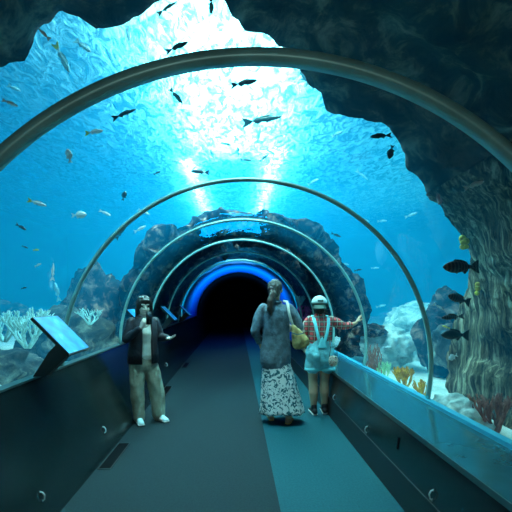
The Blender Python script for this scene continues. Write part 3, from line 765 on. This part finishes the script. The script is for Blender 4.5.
for k, y in enumerate((3.06, 5.5, 7.9, 10.3)):
    e = empty('information_panel', (-1.335, y, 1.19), 0, label=ORDN[k], cat='information panel', group='information panels along the left wall')
    t = Matrix.Rotation(math.radians(45.0), 4, 'Y')
    bm = bmesh.new(); box(bm, -.19, .19, -.20, .20, -.018, .004); bevel(bm, .003); o = link('frame', bm, M['panel_dark'], e, smooth=False); o.matrix_local = t
    bm = bmesh.new(); box(bm, -.180, .180, -.192, .192, .0042, .0065); o = link('screen', bm, M['screen'], e, smooth=False); o.matrix_local = t; o['label'] = 'glowing blue panel face'
    bm = bmesh.new(); extrude_profile(bm, [(.11, -.130), (.03, -.05), (-.04, -.12), (-.155, -.300), (-.06, -.300)], -.14, -.05)
    link('bracket', bm, M['panel_dark'], e, smooth=False)
LV = ['dark floor grille at the foot of the left wall nearest the camera', 'floor grille along the left wall just beyond the leaning child', 'far floor grille along the left wall near the blue vault']
for k, y in enumerate((3.73, 6.4, 8.9)):
    e = empty('floor_grille', (-1.14, y, 0), 0, label=LV[k], cat='floor grille', group='floor grilles along the left wall')
    bm = bmesh.new()
    box(bm, -.058, .058, -.31, -.30, .0, .007); box(bm, -.058, .058, .30, .31, .0, .007); box(bm, -.058, -.050, -.30, .30, 0, .007); box(bm, .050, .058, -.30, .30, 0, .007)
    link('frame', bm, M['panel_dark'], e, smooth=False)
    bm = bmesh.new(); box(bm, -.05, .05, -.30, .30, 0, .001)
    for i in range(9): x = -.044 + .011 * i; box(bm, x - .002, x + .002, -.30, .30, .001, .006)
    link('grate', bm, M['black'], e, smooth=False)
HL = [(-1, 2.585, .18, 'curved white fitting on the left wall at the bottom edge of the photo'), (-1, 3.82, .21, 'curved white fitting on the left wall just above the near floor grille'),
      (-1, 7.3, .27, 'curved white fitting far along the left wall beyond the leaning child'),
      (1, 2.42, .27, 'curved white fitting on the right wall nearest the camera'), (1, 3.64, .27, 'curved white fitting midway along the right wall below the second rib'), (1, 4.85, .27, 'curved white fitting on the right wall close to the capped girl')]
for sd, y, z, lab in HL:
    if sd < 0: x = -1.21 - .3126 * z; tilt = -math.atan(.3126)
    else: x = 1.18 + .131 * (z - .22); tilt = math.atan(.131)
    e = empty('wall_fitting', (x, y, z), 0, label=lab, cat='handle', group='small fittings on the low walls')  # curved white marks of unknown use, built as raised fittings
    e.rotation_euler = (0, tilt, 0)
    s = -sd
    bm = bmesh.new(); tube(bm, [(s * .002, 0, -.030), (s * .016, 0, -.024), (s * .024, .0, 0), (s * .016, 0, .024), (s * .002, 0, .030)], [.0045] * 5, 8); link('curved_bar', bm, M['white'], e)
    for q in (-1, 1):
        bm = bmesh.new(); tube(bm, [(0, 0, q * .030), (s * .003, 0, q * .030)], [.009] * 2, 10, cap=False); link('mount', bm, M['trim'], e)
bm = bmesh.new(); box(bm, -.004, .004, -.012, .012, -.045, .045); bevel(bm, .002)
o = link('wall_slot', bm, M['black'], smooth=False); o.location = (1.199, 2.98, .385); o.rotation_euler = (0, .13, 0); tag(o, 'short black upright slot in the right wall between two curved fittings', 'slot')

# ---------------------------------------------------------------- corals and plants
M['coral_pale'] = simple('coral_pale', (.55, .85, .78), .8, var=.25, vs=20); M['coral_orange'] = simple('coral_orange', (.95, .38, .06), .8, var=.4, vs=18)
M['weed'] = simple('weed', (.42, .16, .12), .8, var=.4, vs=12); M['pink'] = simple('pink', (.95, .12, .42), .8, var=.35, vs=14); M['sponge'] = simple('sponge', (.85, .58, .05), .85, var=.3, vs=25, bump=.8, bs=40)
M['green'] = simple('green', (.45, .75, .45), .8, var=.3, vs=16)
def branching(name, loc, h, n, mat, label, cat, seed, spread=.7, r0=.012, depth=3, kids=3, group=None):
    rr = random.Random(seed); bm = bmesh.new()
    def grow(p, d, L, r, k):
        q = [p]; dd = d
        for i in range(3):
            dd = (dd + V((rr.uniform(-.2, .2), rr.uniform(-.2, .2), .12))).normalized(); q.append(q[-1] + dd * L / 3)
        tube(bm, q, [r, r * .9, r * .8, r * .65], 7)
        if k > 0:
            for _ in range(kids):
                nd = (dd + V((rr.uniform(-1, 1), rr.uniform(-1, 1), rr.uniform(-.2, .6))) * spread).normalized()
                grow(q[rr.choice((2, 3))], nd, L * .68, r * .75, k - 1)
    for i in range(n):
        a = 2 * PI * i / n + rr.uniform(-.3, .3)
        grow(V((.06 * h * math.cos(a), .06 * h * math.sin(a), -.03)), V((math.cos(a) * spread, math.sin(a) * spread, 1)).normalized(), h * .42, r0, depth)
    o = link(name, bm, M[mat]); o.location = loc; return tag(o, label, cat, group)
branching('branching_coral', at(28, 344, 4.0), .42, 7, 'coral_pale', 'large pale branching coral on the dark rock outside the left glass', 'coral', 3, .95, .017, 3, 3)
branching('branching_coral', at(5, 338, 4.3), .34, 5, 'coral_pale', 'pale branching coral cut by the left edge of the photo', 'coral', 13, .9, .015, 3, 3)
branching('branching_coral', at(90, 322, 5.6), .30, 6, 'coral_pale', 'small bright starburst coral between the second and third left ribs', 'coral', 5, 1.1, .012, 2, 3)
branching('branching_coral', (2.02, 4.85, .40), .27, 9, 'coral_orange', 'bushy orange brown coral behind the foot of the second rib', 'coral', 8, .55, .017, 3, 3)
branching('branching_coral', (2.06, 4.45, .40), .22, 7, 'coral_orange', 'smaller orange coral clump touching the second rib', 'coral', 9, .6, .015, 2, 3)
branching('branching_coral', (1.98, 5.35, .40), .26, 6, 'green', 'pale green twiggy coral between the brown weed and the orange coral', 'coral', 10, .4, .008, 3, 3)
branching('branching_coral', (1.80, 10.6, .95), .40, 7, 'pink', 'pink branching clump seen between the two people on the right', 'coral', 11, .8, .03, 3, 3)  # unidentified pink patch, built as a branching clump
branching('branching_coral', (1.72, 10.9, 1.35), .30, 6, 'coral_pale', 'cream branching clump just above the pink one', 'coral', 12, .8, .022, 2, 3)  # cream part of the same unidentified patch
branching('branching_coral', (2.15, 3.35, .36), .34, 8, 'weed', 'brown red twiggy coral at the foot of the ribbed column, lower right', 'coral', 22, .5, .014, 3, 3)
def weed(loc, h, n, label, seed):
    rr = random.Random(seed); bm = bmesh.new()
    for i in range(n):
        x, y = rr.uniform(-.09, .09), rr.uniform(-.09, .09); q = [V((x, y, -.02))]; L = h * rr.uniform(.6, 1); ph = rr.uniform(0, 6)
        for j in range(1, 9): q.append(V((x + .02 * math.sin(j * .9 + ph), y + .02 * math.cos(j * .8 + ph), L * j / 8)))
        tube(bm, q, [(.010 * (1 - .07 * j), .003) for j in range(9)], 8, ref=V((0, 1, 0)))
    o = link('seaweed', bm, M['weed']); o.location = loc; tag(o, label, 'seaweed')
weed((2.0, 5.85, .38), .46, 22, 'tall brown strands of seaweed just right of the outstretched hand', 4)
from mathutils.bvhtree import BVHTree
dg = bpy.context.evaluated_depsgraph_get(); dg.update()
def hit(px, py, oname):
    ob = bpy.data.objects[oname]; bv = BVHTree.FromObject(ob, dg)
    o_ = V((0, 0, CH)); d = (at(px, py, 1.0) - o_).normalized(); r = bv.ray_cast(o_, d)
    return r[0]
for px, py, s, lab in ((465, 241, .06, 'yellow sponge on the water side edge of the ribbed column'), (478, 289, .045, 'small yellow sponge lower down on the ribbed column'),
                       (441, 199, .045, 'rusty sponge knob on the column edge, highest of the sponges')):
    p = hit(px, py, 'rock_column')
    if p is None: p = hit(px + 5, py, 'rock_column')
    if p is None: continue
    bm = bmesh.new()
    rr = random.Random(int(px))
    for i in range(9): ball(bm, (rr.uniform(-.6, .6) * s, rr.uniform(-.5, .5) * s, rr.uniform(-1, 1) * s), (s * rr.uniform(.35, .6),) * 3, None, 12)
    o = link('sponge', bm, M['weed'] if 'rusty' in lab else M['sponge']); o.location = p; tag(o, lab, 'sponge', 'sponges on the rock column')

# ---------------------------------------------------------------- fish
M['f_dark'] = simple('f_dark', (.012, .03, .035), .4, var=.4, vs=3); M['f_teal'] = simple('f_teal', (.10, .34, .36), .4, var=.3, vs=3)
M['f_pale'] = simple('f_pale', (.80, .92, .88), .35, var=.15, vs=3); M['f_yellow'] = simple('f_yellow', (.95, .75, .05), .5); M['f_mid'] = simple('f_mid', (.38, .75, .85), .4, var=.3, vs=3)
def stripes():
    m, nt, out = new_mat('f_striped'); b = N(nt, 'ShaderNodeBsdfPrincipled', Roughness=.5)
    w = N(nt, 'ShaderNodeTexWave', wave_type='BANDS', bands_direction='X', Scale=3.4, Distortion=1.5); nt.links.new(coords(nt, 'Object'), w.inputs['Vector'])
    r = ramp(nt, [(.4, (.02, .022, .022)), (.7, (.075, .07, .06))]); nt.links.new(w.outputs['Fac'], r.inputs['Fac']); nt.links.new(r.outputs['Color'], b.inputs['Base Color'])
    nt.links.new(b.outputs[0], out.inputs['Surface']); return m
M['f_striped'] = stripes()
PROF = {   # half height along the body, nose -> tail root
    'slender': [.0, .045, .070, .085, .090, .088, .080, .068, .052, .034, .022, .020],
    'long': [.0, .022, .038, .050, .056, .058, .056, .050, .040, .028, .018, .016],
    'deep': [.0, .10, .16, .205, .225, .225, .21, .18, .135, .085, .045, .035],
    'grouper': [.0, .07, .105, .13, .14, .142, .135, .12, .10, .07, .05, .048]}
def finplate(bm, pts, th):
    a = [bm.verts.new((x, th, z)) for x, z in pts]; b = [bm.verts.new((x, -th, z)) for x, z in pts]; n = len(pts)
    bm.faces.new(a); bm.faces.new(list(reversed(b)))
    for i in range(n): bm.faces.new((a[i], b[i], b[(i + 1) % n], a[(i + 1) % n]))
def fish_mesh(kind):
    pr = PROF[kind]; bm = bmesh.new(); rows = []; L = .80
    for i, h in enumerate(pr):
        t = i / (len(pr) - 1); x = .5 - L * (1 - (1 - t) ** 1.0) if i else .5
        w = h * (.42 if kind == 'deep' else .62) + .002; hh = h + .002
        y0 = .012 * math.sin(t * 5) ; rows.append([bm.verts.new((x, y0 + w * math.cos(2 * PI * k / 14), hh * math.sin(2 * PI * k / 14) + .004)) for k in range(14)])
    for a, b in zip(rows, rows[1:]):
        for k in range(14): bm.faces.new((a[k], a[(k + 1) % 14], b[(k + 1) % 14], b[k]))
    bm.faces.new(rows[0]); bm.faces.new(list(reversed(rows[-1])))
    H = max(pr); f = .11 if kind in ('long', 'slender') else .15
    dor = .045 if kind != 'deep' else .07
    finplate(bm, [(.25, H * .80), (.16, H + dor), (-.02, H + dor * .7), (-.17, pr[8] + .02), (-.20, pr[8] * .5), (.0, H * .6)], .004)
    finplate(bm, [(-.02, -H * .7), (-.10, -H - dor * .7), (-.20, -pr[9] - .008), (-.18, -pr[9] * .3)], .004)
    finplate(bm, [(.18, -H * .7), (.12, -H - dor * .6), (.07, -H * .75)], .004)
    for s in (-1, 1):
        v = [(.20, s * H * .5, -.01), (.10, s * (H * .55 + .07), -.06), (.13, s * H * .5, -.045)]
        a = [bm.verts.new(p) for p in v]; b = [bm.verts.new((p[0], p[1], p[2] + .006)) for p in v]
        bm.faces.new(a); bm.faces.new(list(reversed(b)))
        for i in range(3): bm.faces.new((a[i], b[i], b[(i + 1) % 3], a[(i + 1) % 3]))
    bmesh.ops.recalc_face_normals(bm, faces=bm.faces)
    t = bmesh.new(); fork = -.42 if kind != 'grouper' else -.48
    finplate(t, [(-.25, .032), (-.38, f * .8), (-.50, f * 1.15), (fork, 0), (-.50, -f * 1.15), (-.38, -f * .8), (-.25, -.032)], .005)
    return bm, t
def make_fish_proto(kind, mat, tailmat):
    bm, t = fish_mesh(kind)
    me = bpy.data.meshes.new('fish'); bm.to_mesh(me); bm.free(); mt = bpy.data.meshes.new('tail_fin'); t.to_mesh(mt); t.free()
    for p in me.polygons: p.use_smooth = len(p.vertices) == 4 and p.area > 0
    me.materials.append(M[mat]); mt.materials.append(M[tailmat]); return me, mt
FP = {}
def glass_k(px, py):
    u = (px - VX) / F; w = (VY - py) / F; h = CH - CZC
    a = u * u + w * w; b = 2 * (-u * CXC + w * h); c = CXC ** 2 + h * h - RG * RG
    return (-b + math.sqrt(b * b - 4 * a * c)) / (2 * a)
nfish = 0
def fish(px, py, L, ang, kind, tone, label, f=1.35, tail=None, yaw=0.0):
    """px,py centre, L length in px, ang = heading of the nose in the picture (degrees, 0 right, 90 up)"""
    global nfish
    d = glass_k(px, py) * (f * 1.45 if tone == 'mid' else f); zmax = 5.3
    if (CH - (py - VY) / F * d) > zmax: d = (zmax - CH) * F / (VY - py)
    d = min(d, 9.5)
    loc = at(px, py, d); s = L * d / F
    key = (kind, tone, tail or tone)
    if key not in FP: FP[key] = make_fish_proto(kind, 'f_' + tone, 'f_' + (tail or tone))
    me, mt = FP[key]
    e = bpy.data.objects.new('fish', me); COL.objects.link(e); tag(e, label, 'fish', 'fish in the tank'); nfish += 1
    tf = bpy.data.objects.new('tail_fin', mt); COL.objects.link(tf); tf.parent = e
    if tail: tf['label'] = 'yellow tail'
    a = math.radians(ang); x = V((math.cos(a), 0, math.sin(a))); z = V((-math.sin(a), 0, math.cos(a)))
    if z.z < 0: z = -z
    y = z.cross(x); m = Matrix((x, y, z)).transposed() @ Matrix.Rotation(yaw or R.uniform(-.35, .35), 3, 'Z')
    e.matrix_world = Matrix.Translation(loc) @ m.to_4x4() @ Matrix.Diagonal(V((s, s, s, 1)))
FISH = [
 (244, 83, 28, 8, 'slender', 'dark', 'dark fish crossing the white skylight patch just below the nearest rib'),
 (262, 120, 42, 3, 'long', 'teal', 'long slim teal fish in the white patch, longest one there'),
 (177, 47, 26, 28, 'slender', 'dark', 'dark fish just above the nearest rib at the left of the white patch'),
 (211, 6, 22, -88, 'slender', 'teal', 'teal fish pointing downwards at the top edge of the white patch'),
 (167, 8, 24, 35, 'long', 'teal', 'slim fish rising to the right at the top edge of the photo'),
 (306, 76, 24, 100, 'deep', 'mid', 'deep bodied blue fish under the nearest rib beside the rock edge'),
 (222, 104, 11, 110, 'slender', 'mid', 'tiny upright fish in the white patch, below the dark one'),
 (259, 135, 18, 78, 'long', 'mid', 'slim upright fish hanging under the long teal fish'),
 (226, 144, 12, -22, 'slender', 'teal', 'small fish heading down right, left of centre in the lower white patch'),
 (238, 151, 9, 95, 'slender', 'teal', 'tiny upright fish in the middle of the lower white patch'),
 (246, 160, 13, -10, 'slender', 'teal', 'small level fish above the top of the second rib'),
 (264, 158, 12, 35, 'slender', 'teal', 'small fish pointing up right above the second rib'),
 (271, 152, 9, -30, 'slender', 'teal', 'tiny fish at the right side of the lower white patch'),
 (212, 154, 10, 120, 'slender', 'mid', 'tiny fish in the ripples left of the lower white patch'),
 (212, 163, 14, 5, 'slender', 'mid', 'small level fish just above the second rib, left of its top'),
 (200, 172, 20, 172, 'slender', 'dark', 'dark fish touching the top of the second rib on its left'),
 (176, 96, 20, -50, 'slender', 'teal', 'teal fish diving in the ripples left of the white patch'),
 (157, 173, 8, 30, 'slender', 'dark', 'tiny dark fish left of the top of the second rib'),
 (173, 160, 12, -20, 'slender', 'mid', 'faint small fish in the ripples left of centre'),
 (124, 114, 27, 20, 'long', 'dark', 'slim dark fish rising right below the nearest rib on the left'),
 (69, 156, 14, 95, 'deep', 'pale', 'bright pale upright fish left, below the nearest rib'),
 (94, 132, 22, 0, 'slender', 'pale', 'pale fish with a yellow tail below the nearest rib on the left', 'yellow'),
 (62, 58, 30, -65, 'slender', 'mid', 'large diving blue fish with a yellow tail at upper left', 'yellow'),
 (44, 34, 20, 135, 'long', 'pale', 'slim pale fish just under the upper left rock'),
 (83, 46, 26, -42, 'slender', 'mid', 'blue fish slanting down right at upper left'),
 (128, 34, 22, -80, 'long', 'mid', 'slim upright fish above the nearest rib, left of the white patch'),
 (116, 88, 18, -35, 'deep', 'mid', 'deep blue fish half hidden behind the nearest rib on the left'),
 (10, 103, 16, -20, 'slender', 'pale', 'pale fish shape in place of a reflection, left edge above the nearest rib foot'),  # pale reflection built as a fish shape
 (14, 88, 18, -30, 'slender', 'mid', 'bluish fish shape in place of a reflection, left edge, higher than the pale one'),  # second reflection, also given a fish shape
 (37, 203, 20, -18, 'slender', 'pale', 'pale fish in open blue water at left, heading right', 'yellow'),
 (79, 215, 15, 5, 'deep', 'pale', 'pale rounded fish in open water left of the second rib'),
 (21, 227, 13, -30, 'slender', 'dark', 'dark fish near the left edge in open blue water'),
 (25, 247, 7, -20, 'slender', 'dark', 'tiny dark fish below the larger dark fish at left'),
 (36, 250, 8, 0, 'slender', 'yellow', 'tiny yellowish fish in open blue water at left'),
 (38, 265, 9, 20, 'slender', 'pale', 'tiny pale fish, lowest of the cluster at left'),
 (24, 288, 7, 10, 'slender', 'dark', 'tiny dark fish above the large pale coral'),
 (57, 292, 20, 100, 'slender', 'mid', 'blue upright fish just left of the second rib near its foot'),
 (53, 272, 18, 85, 'long', 'pale', 'thin pale fish standing upright left of the second rib'),
 (105, 213, 14, -25, 'slender', 'pale', 'pale fish just inside the second rib on the left'),
 (124, 196, 10, 75, 'deep', 'dark', 'small dark fish just inside the second rib, upper left'),
 (121, 233, 17, 50, 'long', 'dark', 'slim dark fish between the second and third ribs on the left'),
 (140, 229, 14, 25, 'slender', 'pale', 'pale fish rising right between the second and third ribs'),
 (144, 212, 13, -25, 'slender', 'pale', 'pale fish heading down right outside the top left of the third rib'),
 (381, 136, 24, 188, 'slender', 'dark', 'dark fish near the rock edge at right, nose to the left'),
 (391, 152, 14, -100, 'deep', 'dark', 'dark rounded fish diving below the one near the rock edge'),
 (362, 175, 16, -38, 'long', 'mid', 'slim bluish fish in the bright cyan water at right'),
 (336, 235, 11, -22, 'slender', 'dark', 'small dark fish between the second and third ribs at right'),
 (365, 220, 10, -15, 'slender', 'mid', 'faint small fish touching the second rib at upper right'),
 (382, 221, 11, 5, 'slender', 'mid', 'faint fish just outside the second rib at right'),
 (411, 215, 13, 20, 'slender', 'mid', 'faint fish between the second rib and the ribbed column'),
 (337, 134, 16, 30, 'slender', 'mid', 'faint fish right of the white patch below the rock'),
 (313, 182, 13, 25, 'slender', 'mid', 'faint fish just above the second rib, right of its top'),
 (358, 270, 8, 10, 'slender', 'dark', 'tiny dark fish above the outstretched arm'),
 (345, 264, 9, -10, 'slender', 'mid', 'tiny bluish fish above the cap of the girl'),
 (375, 268, 8, 0, 'slender', 'mid', 'tiny faint fish right of the third rib'),
 (370, 325, 10, -10, 'slender', 'mid', 'small hazy fish just right of the outstretched hand'),
 (387, 347, 9, 5, 'slender', 'pale', 'small pale fish above the orange coral'),
 (381, 306, 11, 12, 'slender', 'mid', 'hazy fish in the blue right of the hand'),
 (439, 307, 14, -28, 'long', 'pale', 'slim pale fish between the second rib and the column'),
 (446, 327, 9, 160, 'slender', 'yellow', 'tiny yellowish fish beside the column below the brown one'),
 (453, 357, 12, 200, 'deep', 'pale', 'small pale rounded fish low beside the column'),
]
for r_ in FISH: fish(*r_[:7], tail=(r_[7] if len(r_) > 7 else None))
fish(461, 267, 42, 182, 'grouper', 'striped', 'largest striped dark grouper hovering before the ribbed column', 1.15, yaw=.2)
fish(459, 299, 28, 165, 'grouper', 'striped', 'dark striped fish directly below the largest grouper', 1.2, yaw=.25)
fish(453, 317, 27, 184, 'slender', 'striped', 'slim brownish fish, third down before the column', 1.2, yaw=.2)
fish(455, 335, 34, 178, 'grouper', 'dark', 'dark fish lowest in the row before the column', 1.2, yaw=.25)
fish(474, 185, 24, 20, 'slender', 'pale', 'pale silvery fish in front of the upper ribbed column', 1.15, yaw=.1)
